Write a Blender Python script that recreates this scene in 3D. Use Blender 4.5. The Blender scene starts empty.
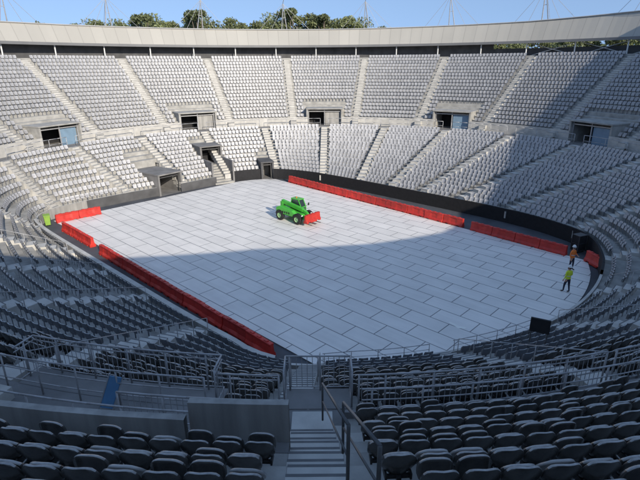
import bpy, math, random
import numpy as np
from mathutils import Vector, Matrix
random.seed(7); rng=np.random.default_rng(7)
S=bpy.context.scene
COL=S.collection
CY=39.5
H=13.4; F=483.0; PITCH=20.0
rad=math.radians
# ---------------------------------------------------------------- materials
def nmat(name,col,rough=0.7,var=0.15,scale=3.0,metal=0.0,bump=0.0,bscale=20.0,rnd=0.0,tone=0.0,spec=0.5,streak=0.0):
    m=bpy.data.materials.new(name); m.use_nodes=True
    nt=m.node_tree; N=nt.nodes; L=nt.links
    b=N['Principled BSDF']; b.inputs['Roughness'].default_value=rough; b.inputs['Metallic'].default_value=metal
    b.inputs['Specular IOR Level'].default_value=spec
    geo=N.new('ShaderNodeNewGeometry')
    nz=N.new('ShaderNodeTexNoise'); nz.inputs['Scale'].default_value=scale; nz.inputs['Detail'].default_value=5
    L.new(geo.outputs['Position'],nz.inputs['Vector'])
    mr=N.new('ShaderNodeMapRange'); mr.inputs['From Min'].default_value=0.25; mr.inputs['From Max'].default_value=0.75
    mr.inputs['To Min'].default_value=1-var; mr.inputs['To Max'].default_value=1+var
    L.new(nz.outputs['Fac'],mr.inputs['Value'])
    fac=mr.outputs['Result']
    def mul(a,src,lo,hi,f0=0,f1=1):
        r=N.new('ShaderNodeMapRange'); r.inputs['To Min'].default_value=lo; r.inputs['To Max'].default_value=hi
        r.inputs['From Min'].default_value=f0; r.inputs['From Max'].default_value=f1
        L.new(src,r.inputs['Value'])
        k=N.new('ShaderNodeMath'); k.operation='MULTIPLY'; L.new(a,k.inputs[0]); L.new(r.outputs['Result'],k.inputs[1]); return k.outputs[0]
    if rnd>0:
        oi=N.new('ShaderNodeObjectInfo'); fac=mul(fac,oi.outputs['Random'],1-rnd,1+rnd)
    if tone>0:
        at=N.new('ShaderNodeAttribute'); at.attribute_name='tone'; fac=mul(fac,at.outputs['Fac'],1-tone,1+tone)
    if streak>0:
        mp=N.new('ShaderNodeMapping'); mp.inputs['Scale'].default_value=(4,4,.35); L.new(geo.outputs['Position'],mp.inputs['Vector'])
        n3=N.new('ShaderNodeTexNoise'); n3.inputs['Scale'].default_value=1; n3.inputs['Detail'].default_value=6; L.new(mp.outputs[0],n3.inputs['Vector'])
        fac=mul(fac,n3.outputs['Fac'],1-streak,1+streak*.5,.35,.65)
    mx=N.new('ShaderNodeVectorMath'); mx.operation='SCALE'; mx.inputs[0].default_value=col[:3]
    L.new(fac,mx.inputs['Scale']); L.new(mx.outputs[0],b.inputs['Base Color'])
    if bump>0:
        n2=N.new('ShaderNodeTexNoise'); n2.inputs['Scale'].default_value=bscale; n2.inputs['Detail'].default_value=4
        L.new(geo.outputs['Position'],n2.inputs['Vector'])
        bp=N.new('ShaderNodeBump'); bp.inputs['Strength'].default_value=bump; bp.inputs['Distance'].default_value=0.02
        L.new(n2.outputs['Fac'],bp.inputs['Height']); L.new(bp.outputs['Normal'],b.inputs['Normal'])
    return m
M={}
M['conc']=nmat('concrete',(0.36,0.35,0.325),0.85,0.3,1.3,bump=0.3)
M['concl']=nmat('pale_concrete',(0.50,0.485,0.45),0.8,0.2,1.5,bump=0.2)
M['concd']=nmat('dark_concrete',(0.20,0.195,0.19),0.85,0.3,1.0,bump=0.2)  # darker concrete tone for aisles, landings, soffit and portal walls
M['concx']=nmat('near_black_concrete',(0.085,0.085,0.088),0.8,0.3,1.0,bump=0.2)  # near-black concrete tone for back wall, far-left wall and doorway
M['wallg']=nmat('painted_wall',(0.34,0.33,0.31),0.7,0.15,0.8,bump=0.15,streak=.22)
M['black']=nmat('black_drape',(0.014,0.014,0.016),0.8,0.3,4)
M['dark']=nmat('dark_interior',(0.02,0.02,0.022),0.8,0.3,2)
M['steel']=nmat('galvanised_steel',(0.40,0.40,0.405),0.45,0.2,6,metal=0.2)
M['darksteel']=nmat('dark_painted_steel',(0.09,0.09,0.09),0.4,0.2,6,metal=0.3)
M['white']=nmat('white_paint',(0.72,0.72,0.70),0.5,0.08,4)
M['seat_f']=nmat('pale_grey_plastic',(0.43,0.43,0.44),0.42,0.08,2,tone=0.30)  # fronts of a uniform grey seat, sun sheen put into the colour
M['seat_b']=nmat('dark_grey_plastic',(0.135,0.145,0.168),0.36,0.12,2,tone=0.2)  # rear of the same seat, bluish shade put into the colour
M['seat_fi']=nmat('pale_grey_seat_plastic',(0.38,0.375,0.365),0.25,0.15,9,rnd=0.2)
M['seat_bi']=nmat('dark_grey_seat_plastic',(0.062,0.059,0.055),0.22,0.25,7,rnd=0.2,bump=0.05,bscale=60,spec=.9)
M['seat_lip']=nmat('seat_edge_highlight',(0.34,0.335,0.325),0.2,0.3,12,spec=.9)  # highlight along the seat tops, put into a lighter edge colour
M['bracket']=nmat('bracket_steel',(0.05,0.05,0.05),0.5,0.2,5,metal=0.3)
M['red']=nmat('red_plastic',(0.52,0.034,0.024),0.45,0.2,3,rnd=0.18,bump=0.05)
M['green']=nmat('green_paint',(0.07,0.42,0.05),0.3,0.1,3)
M['lime']=nmat('lime_plastic',(0.24,0.40,0.06),0.5,0.1,3)
M['bluep']=nmat('blue_panel',(0.12,0.28,0.48),0.4,0.1,3)
M['tyre']=nmat('tyre_rubber',(0.02,0.02,0.02),0.85,0.3,8,bump=0.3)
M['rim']=nmat('wheel_rim_paint',(0.30,0.5,0.25),0.4,0.1,4)
M['glass']=nmat('tinted_glass',(0.03,0.045,0.05),0.06,0.05,1,spec=0.9)
M['bluedoor']=nmat('blue_door_paint',(0.20,0.30,0.40),0.5,0.12,2)
M['skin']=nmat('skin',(0.45,0.26,0.18),0.55,0.08,10)
M['navy']=nmat('navy_cloth',(0.02,0.025,0.05),0.85,0.2,12)
M['yellow']=nmat('fluorescent_yellow',(0.62,0.75,0.04),0.6,0.1,12)
M['orange']=nmat('fluorescent_orange',(0.85,0.20,0.03),0.6,0.1,12)
M['silver']=nmat('reflective_tape',(0.6,0.6,0.6),0.3,0.05,12)
M['boot']=nmat('boot_leather',(0.05,0.035,0.02),0.7,0.1,12)
M['hair']=nmat('hair_brown',(0.04,0.025,0.015),0.7,0.1,12)
M['bark']=nmat('bark',(0.16,0.13,0.10),0.9,0.3,4,bump=0.4)
M['leaf']=nmat('eucalyptus_leaf',(0.15,0.17,0.07),0.6,0.4,0.25,rnd=0.15)
M['leafd']=nmat('dark_leaf',(0.105,0.125,0.055),0.6,0.4,0.2)
M['grass']=nmat('grass_ground',(0.07,0.085,0.04),0.9,0.4,0.05)
M['court']=nmat('court_surface',(0.08,0.085,0.095),0.7,0.3,0.7)
M['nosing']=nmat('step_nosing',(0.14,0.14,0.14),0.7,0.2,4)
M['deck']=nmat('roof_deck_metal',(0.40,0.395,0.38),0.5,0.1,0.6)
M['edge']=nmat('roof_edge_metal',(0.17,0.17,0.17),0.5,0.1,0.6)
M['patch']=nmat('pale_patch',(0.9,0.88,0.8),0.6,0.1,5)

def fascia_mat():
    m=nmat('canopy_sheeting',(0.40,0.38,0.335),0.5,0.07,0.12)
    nt=m.node_tree;N=nt.nodes;L=nt.links
    b=N['Principled BSDF']
    src=b.inputs['Base Color'].links[0].from_socket
    geo=[n for n in N if n.bl_idname=='ShaderNodeNewGeometry'][0]
    sp=N.new('ShaderNodeSeparateXYZ'); L.new(geo.outputs['Position'],sp.inputs[0])
    sub=N.new('ShaderNodeMath');sub.operation='SUBTRACT';L.new(sp.outputs['Y'],sub.inputs[0]);sub.inputs[1].default_value=CY
    at=N.new('ShaderNodeMath');at.operation='ARCTAN2';L.new(sp.outputs['X'],at.inputs[0]);L.new(sub.outputs[0],at.inputs[1])
    mu=N.new('ShaderNodeMath');mu.operation='MULTIPLY';L.new(at.outputs[0],mu.inputs[0]);mu.inputs[1].default_value=176/(2*math.pi)
    fr=N.new('ShaderNodeMath');fr.operation='FRACT';L.new(mu.outputs[0],fr.inputs[0])
    lt=N.new('ShaderNodeMath');lt.operation='LESS_THAN';L.new(fr.outputs[0],lt.inputs[0]);lt.inputs[1].default_value=0.06
    mr=N.new('ShaderNodeMapRange');mr.inputs['To Min'].default_value=1;mr.inputs['To Max'].default_value=0.82;L.new(lt.outputs[0],mr.inputs['Value'])
    fl=N.new('ShaderNodeMath');fl.operation='FLOOR';L.new(mu.outputs[0],fl.inputs[0])
    wn=N.new('ShaderNodeTexWhiteNoise');wn.noise_dimensions='1D';L.new(fl.outputs[0],wn.inputs['W'])
    m2=N.new('ShaderNodeMapRange');m2.inputs['To Min'].default_value=.95;m2.inputs['To Max'].default_value=1.04;L.new(wn.outputs['Value'],m2.inputs['Value'])
    mm=N.new('ShaderNodeMath');mm.operation='MULTIPLY';L.new(mr.outputs[0],mm.inputs[0]);L.new(m2.outputs[0],mm.inputs[1])
    sc=N.new('ShaderNodeVectorMath');sc.operation='SCALE';L.new(src,sc.inputs[0]);L.new(mm.outputs[0],sc.inputs['Scale']);L.new(sc.outputs[0],b.inputs['Base Color'])
    return m
M['fascia']=fascia_mat()
UANG=math.atan2(0.687,-0.726)
def panel_mat():
    m=bpy.data.materials.new('floor_panels'); m.use_nodes=True
    nt=m.node_tree;N=nt.nodes;L=nt.links;b=N['Principled BSDF']; b.inputs['Roughness'].default_value=0.5
    geo=N.new('ShaderNodeNewGeometry')
    mp=N.new('ShaderNodeMapping'); mp.inputs['Rotation'].default_value=(0,0,-UANG); L.new(geo.outputs['Position'],mp.inputs['Vector'])
    br=N.new('ShaderNodeTexBrick'); br.inputs['Scale'].default_value=1.0; br.inputs['Brick Width'].default_value=2.4; br.inputs['Row Height'].default_value=1.2
    br.inputs['Mortar Size'].default_value=0.026; br.inputs['Mortar Smooth'].default_value=0.1
    br.inputs['Color1'].default_value=(0.84,0.805,0.755,1); br.inputs['Color2'].default_value=(0.785,0.755,0.71,1); br.inputs['Mortar'].default_value=(0.17,0.17,0.18,1)
    br.offset=0.5; L.new(mp.outputs[0],br.inputs['Vector'])
    nz=N.new('ShaderNodeTexNoise'); nz.inputs['Scale'].default_value=0.45; nz.inputs['Detail'].default_value=6; L.new(mp.outputs[0],nz.inputs['Vector'])
    mr=N.new('ShaderNodeMapRange'); mr.inputs['From Min'].default_value=0.3; mr.inputs['From Max'].default_value=0.7; mr.inputs['To Min'].default_value=0.91; mr.inputs['To Max'].default_value=1.05
    L.new(nz.outputs['Fac'],mr.inputs['Value'])
    mp2=N.new('ShaderNodeMapping'); mp2.inputs['Scale'].default_value=(0.25,3.0,1); L.new(mp.outputs[0],mp2.inputs['Vector'])
    nz2=N.new('ShaderNodeTexNoise'); nz2.inputs['Scale'].default_value=1.0; nz2.inputs['Detail'].default_value=4; L.new(mp2.outputs[0],nz2.inputs['Vector'])
    mr2=N.new('ShaderNodeMapRange'); mr2.inputs['From Min'].default_value=0.3; mr2.inputs['From Max'].default_value=0.7; mr2.inputs['To Min'].default_value=0.95; mr2.inputs['To Max'].default_value=1.04
    L.new(nz2.outputs['Fac'],mr2.inputs['Value'])
    k=N.new('ShaderNodeMath');k.operation='MULTIPLY';L.new(mr.outputs[0],k.inputs[0]);L.new(mr2.outputs[0],k.inputs[1])
    sc=N.new('ShaderNodeVectorMath');sc.operation='SCALE';L.new(br.outputs['Color'],sc.inputs[0]);L.new(k.outputs[0],sc.inputs['Scale']);L.new(sc.outputs[0],b.inputs['Base Color'])
    bp=N.new('ShaderNodeBump'); bp.inputs['Strength'].default_value=0.4; bp.inputs['Distance'].default_value=0.02; bp.invert=True
    L.new(br.outputs['Fac'],bp.inputs['Height']); L.new(bp.outputs[0],b.inputs['Normal'])
    return m
M['panel']=panel_mat()
# ---------------------------------------------------------------- mesh builder
class MB:
    def __init__(s): s.v=[];s.f=[];s.m=[];s.mats=[]
    def mi(s,k):
        if k not in s.mats: s.mats.append(k)
        return s.mats.index(k)
    def face(s,pts,k):
        n=len(s.v); s.v+= [tuple(p) for p in pts]; s.f.append(tuple(range(n,n+len(pts)))); s.m.append(s.mi(k))
    def raw(s,vs,fs,k,mat=None):
        n=len(s.v)
        if mat is not None: vs=[tuple(mat@Vector(v)) for v in vs]
        s.v+=[tuple(v) for v in vs]; i=s.mi(k)
        for f in fs: s.f.append(tuple(a+n for a in f)); s.m.append(i)
    def box(s,x0,x1,y0,y1,z0,z1,k,mat=None):
        vs=[(x0,y0,z0),(x1,y0,z0),(x1,y1,z0),(x0,y1,z0),(x0,y0,z1),(x1,y0,z1),(x1,y1,z1),(x0,y1,z1)]
        s.raw(vs,[(3,2,1,0),(4,5,6,7),(0,1,5,4),(1,2,6,5),(2,3,7,6),(3,0,4,7)],k,mat)
    def tube(s,p0,p1,r,k,n=8,r1=None):
        p0=Vector(p0);p1=Vector(p1);d=(p1-p0)
        if d.length<1e-6:return
        r1=r if r1 is None else r1
        q=d.to_track_quat('Z','Y'); vs=[]
        for j,(p,rr) in enumerate(((p0,r),(p1,r1))):
            for i in range(n):
                a=2*math.pi*i/n; vs.append(p+q@Vector((rr*math.cos(a),rr*math.sin(a),0)))
        fs=[(i,(i+1)%n,n+(i+1)%n,n+i) for i in range(n)]+[tuple(range(n-1,-1,-1)),tuple(range(n,2*n))]
        s.raw(vs,fs,k)
    def path(s,pts,r,k,n=8):
        for a,b in zip(pts[:-1],pts[1:]): s.tube(a,b,r,k,n)
    def lathe(s,prof,k,n=24,axis='y',mat=None):
        vs=[]
        for (r,h) in prof:
            for i in range(n):
                a=2*math.pi*i/n
                vs.append((r*math.cos(a),h,r*math.sin(a)) if axis=='y' else (r*math.cos(a),r*math.sin(a),h))
        fs=[]
        for j in range(len(prof)-1):
            for i in range(n):
                fs.append((j*n+i,j*n+(i+1)%n,(j+1)*n+(i+1)%n,(j+1)*n+i))
        s.raw(vs,fs,k,mat)
    def loft(s,rings,k,cap=True):
        n=len(rings[0]); vs=[p for r in rings for p in r]; fs=[]
        for j in range(len(rings)-1):
            for i in range(n): fs.append((j*n+i,j*n+(i+1)%n,(j+1)*n+(i+1)%n,(j+1)*n+i))
        if cap: fs+= [tuple(range(n-1,-1,-1)),tuple(range((len(rings)-1)*n,len(rings)*n))]
        s.raw(vs,fs,k)
    def obj(s,name,parent=None,smooth=False,bevel=0,**kw):
        me=bpy.data.meshes.new(name); me.from_pydata(s.v,[],s.f)
        for k in s.mats: me.materials.append(M[k])
        me.polygons.foreach_set('material_index',s.m)
        if smooth: me.polygons.foreach_set('use_smooth',[True]*len(s.f))
        me.update()
        o=bpy.data.objects.new(name,me); COL.objects.link(o)
        if parent: o.parent=parent
        if bevel: 
            b=o.modifiers.new('bevel','BEVEL'); b.width=bevel; b.segments=2; b.limit_method='ANGLE'
        for a,v in kw.items(): o[a]=v
        return o
def empty(name,loc=(0,0,0),rz=0,**kw):
    o=bpy.data.objects.new(name,None); COL.objects.link(o); o.location=loc; o.rotation_euler=(0,0,rz); o.empty_display_size=0.2
    for a,v in kw.items(): o[a]=v
    return o
def clone(o,parent=None):
    c=o.copy(); COL.objects.link(c)
    if parent: c.parent=parent
    return c
def P(phi,r,z=0.0):
    a=rad(phi); return Vector((r*math.sin(a),CY+r*math.cos(a),z))
def proj(p):
    x,y,z=p; h=H-z; c=math.cos(rad(PITCH));s=math.sin(rad(PITCH))
    D=y*c+h*s
    if D<0.3: return None
    return (320+F*x/D, 240+F*(h*c-y*s)/D, D)
def UW(u,w,z=0.0):
    return Vector((u*-0.726+w*0.687, CY+u*0.687+w*0.726, z))
def r0(phi):
    a=rad(phi); dx=math.sin(a);dy=math.cos(a)
    du=dx*-0.726+dy*0.687; dw=dx*0.687+dy*0.726
    kl=float(np.interp(phi%360,[235,255,295,312],[0,1,1,0])); pe=4.5+3.5*kl; aa=20.3+.6*kl
    lo,hi=5,32
    for _ in range(30):
        r=(lo+hi)/2; u=(r*du-0.2)/aa; w=(r*dw+2.2)/14.9
        if abs(u)**pe+abs(w)**pe>1: hi=r
        else: lo=r
    k=float(np.interp(phi%360,[98,118,178,192],[0,1,1,0]))
    return lo*(1-k)+21.15*k
R_LO=29.5
SEC=360/22
LA=[1.4+SEC*k for k in range(22)]
UA=[-6.8+SEC*k for k in range(-5,7)]+[180+SEC*k for k in range(-4,5)]
UA=sorted(a%360 for a in UA)
UP0,UPZ,UPD,UPR,UPN=31.0,6.0,0.72,0.44,19
PORT=[1.4+2*SEC*k for k in range(-3,4)]
PHW=4.4
PB=UP0+UPD*4.4
NLK=3
NR0,NR1=128,179.05
PL0,PL1,PLR=185.0,196.4,28.75
CUTS=[(-55.5,-49.0,26.0),(-36.0,-30.5,27.4),(-19.8,-16.2,23.6)]
def angdiff(a,b):
    return (a-b+180)%360-180
# ---------------------------------------------------------------- ground + floor
g=MB(); 
n=64; RG=3000
g.face([(RG*math.cos(2*math.pi*i/n),RG*math.sin(2*math.pi*i/n)+CY,-0.05) for i in range(n)],'grass')
g.obj('ground',kind='structure',label='flat grassy ground around the stadium',category='ground')
c=MB(); c.face([P(-a,r0(-a)+0.3,0.0) for a in range(0,360,3)],'court')
c.obj('court_floor',kind='structure',label='dark court surface under the floor panels',category='floor')
poly=[P(-a,r0(-a)-0.5) for a in np.arange(0,360,2)]
def clip(poly,f):
    out=[]
    for i in range(len(poly)):
        a=poly[i];b=poly[(i+1)%len(poly)];fa=f(a);fb=f(b)
        if fa>=0: out.append(a)
        if (fa>=0)!=(fb>=0): out.append(a+(b-a)*(fa/(fa-fb)))
    return out
def uw_of(p): 
    x=p[0];y=p[1]-CY; return (x*-0.726+y*0.687, x*0.687+y*0.726)
poly=clip(poly,lambda p: uw_of(p)[1]+14.75)
poly=clip(poly,lambda p: (8.95+ (uw_of(p)[0]+1.2)*0.0728*1.0)-uw_of(p)[1])
poly=clip(poly,lambda p: 19.6-uw_of(p)[0])
pm=MB(); zt=0.06
pm.face([(p[0],p[1],zt) for p in poly],'panel')
for i in range(len(poly)):
    a=poly[i];b=poly[(i+1)%len(poly)]
    pm.face([(a[0],a[1],0.0),(b[0],b[1],0.0),(b[0],b[1],zt),(a[0],a[1],zt)],'concd')
pm.obj('floor_covering',kind='structure',label='pale grey interlocking panels covering the arena floor',category='floor')
sf=MB(); sf.face([(7.0,23.3,.064),(7.12,23.36,.064),(7.5,22.9,.064),(7.85,22.75,.064),(7.7,22.62,.064),(7.35,22.7,.064)],'patch')  # small pale patch lying just above the panels
sf.obj('floor_patch',kind='structure',label='pale patch on the floor panels',category='mark')
# ---------------------------------------------------------------- lower grandstand
def frange(a,b,st):
    n=max(1,int(round((b-a)/st))); return [a+(b-a)*i/n for i in range(n+1)]
seats=[]
SP=0.485
LZ0=0.75
lower_root=empty('lower_grandstand',label='concrete lower tier of seating terraces around the floor',category='grandstand')
def cutr(phi):
    for a,b,r in CUTS:
        if angdiff(phi,a)>0 and angdiff(b,phi)>0: return r
    return 0
tm=MB(); walls=[]; curw=None
for k in range(22):
    a0=LA[k]; a1=LA[k]+SEC
    depth=np.mean([R_LO-r0(a) for a in frange(a0,a1,2)])
    nr=max(7,int(round(depth/0.76)))
    base_r=lambda ph,i: r0(ph)+(R_LO-r0(ph))*i/nr
    zi=lambda i: LZ0+(4.75-LZ0)*i/(nr-1)
    ph=frange(a0,a1,2)
    for a,b,_ in CUTS:
        for q in (a,b):
            if 0<(q-a0)%360<SEC: ph.append(a0+(q-a0)%360)
    ph=sorted(ph)
    for p,q in zip(ph[:-1],ph[1:]):
        cr=cutr((p+q)/2); first=True
        for i in range(nr):
            if base_r((p+q)/2,i+1)<cr+0.2: continue
            ra,rb=base_r(p,i),base_r(q,i); ra2,rb2=base_r(p,i+1),base_r(q,i+1)
            z=zi(i); z2=zi(i+1) if i<nr-1 else 5.2
            if cr and first:
                tm.face([P(p,ra,0),P(q,rb,0),P(q,rb,z),P(p,ra,z)],'conc')
            first=False
            tm.face([P(p,ra,z),P(q,rb,z),P(q,rb2,z),P(p,ra2,z)][::-1],'conc')
            tm.face([P(p,ra2,z),P(q,rb2,z),P(q,rb2,z2),P(p,ra2,z2)],'conc')
        if cr: curw=None
        else:
            w=(r0(p)*0.687*math.sin(rad(p))+r0(p)*0.726*math.cos(rad(p)))
            dk = w>4; lf = 184<p%360<268; fl_= 284<p%360<360 and not dk
            key=(dk,lf,fl_)
            if curw is None or curw[0]!=key:
                curw=(key,MB()); walls.append(curw)
            wk=curw[1]; wh=1.25 if dk else (1.2 if lf else .95); wt=.32 if lf else .15
            fm='black' if dk else ('concx' if fl_ else 'wallg')
            wk.face([P(p,r0(p),0),P(q,r0(q),0),P(q,r0(q),wh),P(p,r0(p),wh)],fm)
            wk.face([P(p,r0(p),wh),P(q,r0(q),wh),P(q,r0(q)+wt,wh),P(p,r0(p)+wt,wh)],'black' if dk else 'concl')
            wk.face([P(p,r0(p)+wt,wh),P(q,r0(q)+wt,wh),P(q,r0(q)+wt,0.7),P(p,r0(p)+wt,0.7)],'wallg')
    for i in range(nr):
        fr=(i+0.62)/nr
        L=0; prev=None; cum=[]
        for ph_ in frange(a0,a1,0.5):
            rr=r0(ph_)+(R_LO-r0(ph_))*fr; pt=P(ph_,rr)
            if prev is not None: L+=(pt-prev).length
            cum.append((L,ph_,pt)); prev=pt
        usable=L-1.15; ns=int(usable/SP)
        if ns<1: continue
        s0=(L-ns*SP)/2+SP/2
        ci=0
        for j in range(ns):
            s=s0+SP*j
            while ci<len(cum)-2 and cum[ci+1][0]<s: ci+=1
            (l0,pa,A),(l1,pb,B)=cum[ci],cum[ci+1]
            t=(s-l0)/(l1-l0); pt=A.lerp(B,t); phs=pa+(pb-pa)*t
            cr=cutr(phs)
            if cr==0:
                cr=max(cutr(phs-0.9),cutr(phs+0.9))
            RR=(pt-Vector((0,CY,0))).length
            if cr and RR<cr+0.9: continue
            if abs(angdiff(phs,180))<2.3 and RR>28.3: continue
            if PL0-.6<phs%360<PL1+.6 and RR>PLR-.35: continue
            d=(B-A).normalized()
            seats.append((pt.x,pt.y,zi(i),math.atan2(d.y,d.x)))
for p,q in zip(frange(0,358,2),frange(2,360,2)):
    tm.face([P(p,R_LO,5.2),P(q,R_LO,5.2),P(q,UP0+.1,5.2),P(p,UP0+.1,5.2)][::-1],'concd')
tm.obj('seating_terrace',parent=lower_root)
for (dk,lf,_f),wk in walls:
    if dk: wk.obj('front_wall_drape',parent=lower_root,label='black drape hung over the front wall')
    else: wk.obj('front_wall',parent=lower_root)
pl=MB(); ps=frange(PL0,PL1,1.5)
for p,q in zip(ps[:-1],ps[1:]):
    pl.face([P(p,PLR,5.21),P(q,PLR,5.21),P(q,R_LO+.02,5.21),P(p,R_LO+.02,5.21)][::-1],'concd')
    pl.face([P(p,PLR,3.2),P(q,PLR,3.2),P(q,PLR,5.21),P(p,PLR,5.21)],'wallg')
for p in (PL0,PL1): pl.face([P(p,PLR,3.2),P(p,R_LO,3.2),P(p,R_LO,5.21),P(p,PLR,5.21)],'wallg')
pl.obj('viewing_platform',kind='structure',label='open concrete platform projecting from the cross aisle',category='platform')
for k,a in enumerate(LA):
    ra=r0(a)+0.2; n2=18
    mb=MB()
    for s in range(n2):
        y0=ra+(R_LO-ra)*s/n2; y1=ra+(R_LO-ra)*(s+1)/n2
        zt=LZ0+(5.2-LZ0)*(s+1)/n2+0.03
        if s==n2-1: zt=5.215
        mb.box(-0.42,0.42,y0,y1,zt-0.9 if s>1 else 0.4,zt,'concl')
        mb.box(-0.42,0.42,y0-0.004,y0+0.045,zt-0.02,zt+0.004,'nosing')
    o=mb.obj('aisle_stairs',label='pale concrete aisle steps between lower seating blocks',category='stairs',group='lower aisle stairs')
    o.location=(0,CY,0); o.rotation_euler=(0,0,-rad(a))
# ---------------------------------------------------------------- upper grandstand
up_root=empty('upper_grandstand',label='steep concrete upper tier with concourse behind the top row',category='grandstand')
um=MB(); pars=[]; cur=None
phs=list(np.arange(0,360,2.0))
for a in PORT:
    phs+= [(a-PHW)%360,(a+PHW)%360]
NL0,NL1=180.95,204
NS=183.9
phs+=[NL0,NL1,NS,NR0,NR1]
phs=sorted(set(phs)); phs.append(phs[0]+360)
def inport(ph): return any(abs(angdiff(ph,a))<PHW for a in PORT)
ZN=UPZ+UPR*NLK; RN=UP0+UPD*NLK
def par(key):
    global cur
    if cur is None or cur[0]!=key:
        cur=(key,MB()); pars.append(cur)
    return cur[1]
for p,q in zip(phs[:-1],phs[1:]):
    m_=(p+q)/2; ip=inport(m_); nl=NL0<m_<NL1; nr_=NR0<m_<NR1
    for i in range(-1 if nr_ else 0,UPN):
        ra=UP0+UPD*i; rb=ra+UPD; z=UPZ+UPR*i
        if ip and i<4: continue
        if nl and i<NLK: continue
        um.face([P(p,ra,z),P(q,ra,z),P(q,rb,z),P(p,rb,z)][::-1],'conc')
        um.face([P(p,rb,z),P(q,rb,z),P(q,rb,z+UPR),P(p,rb,z+UPR)],'conc')
    if nl:
        um.face([P(p,31.0,5.2),P(q,31.0,5.2),P(q,RN,5.2),P(p,RN,5.2)][::-1],'concd')
        rr=RN-.38 if m_<NS else RN-.15; zz=ZN+.78 if m_<NS else ZN+.62
        w_=par('a' if m_<NS else 'b')
        for (A,B,C_,D_) in [(rr,5.2,rr,zz),(rr,zz,rr+.14,zz),(rr+.14,zz,rr+.14,ZN-.3)]:
            w_.face([P(p,A,B),P(q,A,B),P(q,C_,D_),P(p,C_,D_)],'wallg')
        w_.face([P(p,rr+.14,ZN),P(q,rr+.14,ZN),P(q,RN+.01,ZN),P(p,RN+.01,ZN)][::-1],'concd')
    elif nr_:
        w_=par('d'); rr=UP0-UPD-.1
        for (A,B,C_,D_) in [(rr,5.2,rr,5.75),(rr,5.75,rr+.1,5.75),(rr+.1,5.75,rr+.1,5.5)]:
            w_.face([P(p,A,B),P(q,A,B),P(q,C_,D_),P(p,C_,D_)],'concd')
    elif not ip and abs(angdiff(m_,180))>=1.0:
        w_=par('c')
        for (A,B,C_,D_) in [(30.95,5.2,30.95,6.35),(30.95,6.35,31.1,6.35),(31.1,6.35,31.1,5.9)]:
            w_.face([P(p,A,B),P(q,A,B),P(q,C_,D_),P(p,C_,D_)],'concl')
    else: cur=None
    if ip:
        ra=UP0+UPD*4
        um.face([P(p,ra,6.8),P(q,ra,6.8),P(q,ra,UPZ+UPR*4),P(p,ra,UPZ+UPR*4)],'conc')
RT=UP0+UPD*UPN; ZT=UPZ+UPR*UPN
for p,q in zip(frange(0,358,2),frange(2,360,2)):
    um.face([P(p,RT,ZT),P(q,RT,ZT),P(q,49,ZT),P(p,49,ZT)][::-1],'conc')
    um.face([P(p,49,-.05),P(q,49,-.05),P(q,49,ZT+1.0),P(p,49,ZT+1.0)],'wallg')
    hi = not (33<((p+q)/2)<66)
    zz=16.6 if hi else 15.4
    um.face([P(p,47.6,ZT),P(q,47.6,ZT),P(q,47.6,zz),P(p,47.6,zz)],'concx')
um.obj('seating_terrace',parent=up_root)
for _,w_ in pars: w_.obj('front_parapet',parent=up_root)
for k in range(len(UA)):
    a0=UA[k]; a1=UA[(k+1)%len(UA)]
    if a1<a0: a1+=360
    for i in range(-1,UPN):
        r=UP0+UPD*(i+0.62); L=rad(a1-a0)*r; ns=int((L-1.15)/SP)
        for j in range(ns):
            ph=a0+math.degrees(((L-ns*SP)/2+SP/2+SP*j)/r)
            if i<0 and not (NR0+.5<ph%360<NR1-.3): continue
            if i<5 and any(abs(angdiff(ph,a))<PHW+0.8 for a in PORT): continue
            if i<NLK and NL0<ph%360<NL1: continue
            p=P(ph,r)
            if i>=0 and p.y<9 and 0<p.x<.90: continue
            seats.append((p.x,p.y,UPZ+UPR*i,-rad(ph)))
for a in UA:
    mb=MB()
    near=abs(angdiff(a,180))<1
    hw=0.45 if near else 0.42
    for i in range(UPN):
        xo=(0.20-.035*i) if near else 0
        ra=UP0+UPD*i; z=UPZ+UPR*i
        mb.box(-hw+xo,hw+xo,ra-(0.02 if i else 0.5),ra+0.36,z-0.5,z+0.012,'concl')
        mb.box(-hw+xo,hw+xo,ra+0.36,ra+UPD-0.02,z-0.3,z+0.22,'concl')
        for y,zz in ((ra-0.02 if i else ra-.5,z+0.012),(ra+0.36,z+0.22)):
            mb.box(-hw+xo,hw+xo,y-0.004,y+0.045,zz-0.03,zz+0.004,'nosing')
    xo=.2 if near else 0
    mb.box(-hw+xo,hw+xo,UP0-0.95,UP0-0.5,5.1,5.55,'concl')
    o=mb.obj('aisle_stairs',label='pale concrete aisle steps climbing the upper tier',category='stairs',group='upper aisle stairs')
    o.location=(0,CY,0); o.rotation_euler=(0,0,-rad(a))
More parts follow.
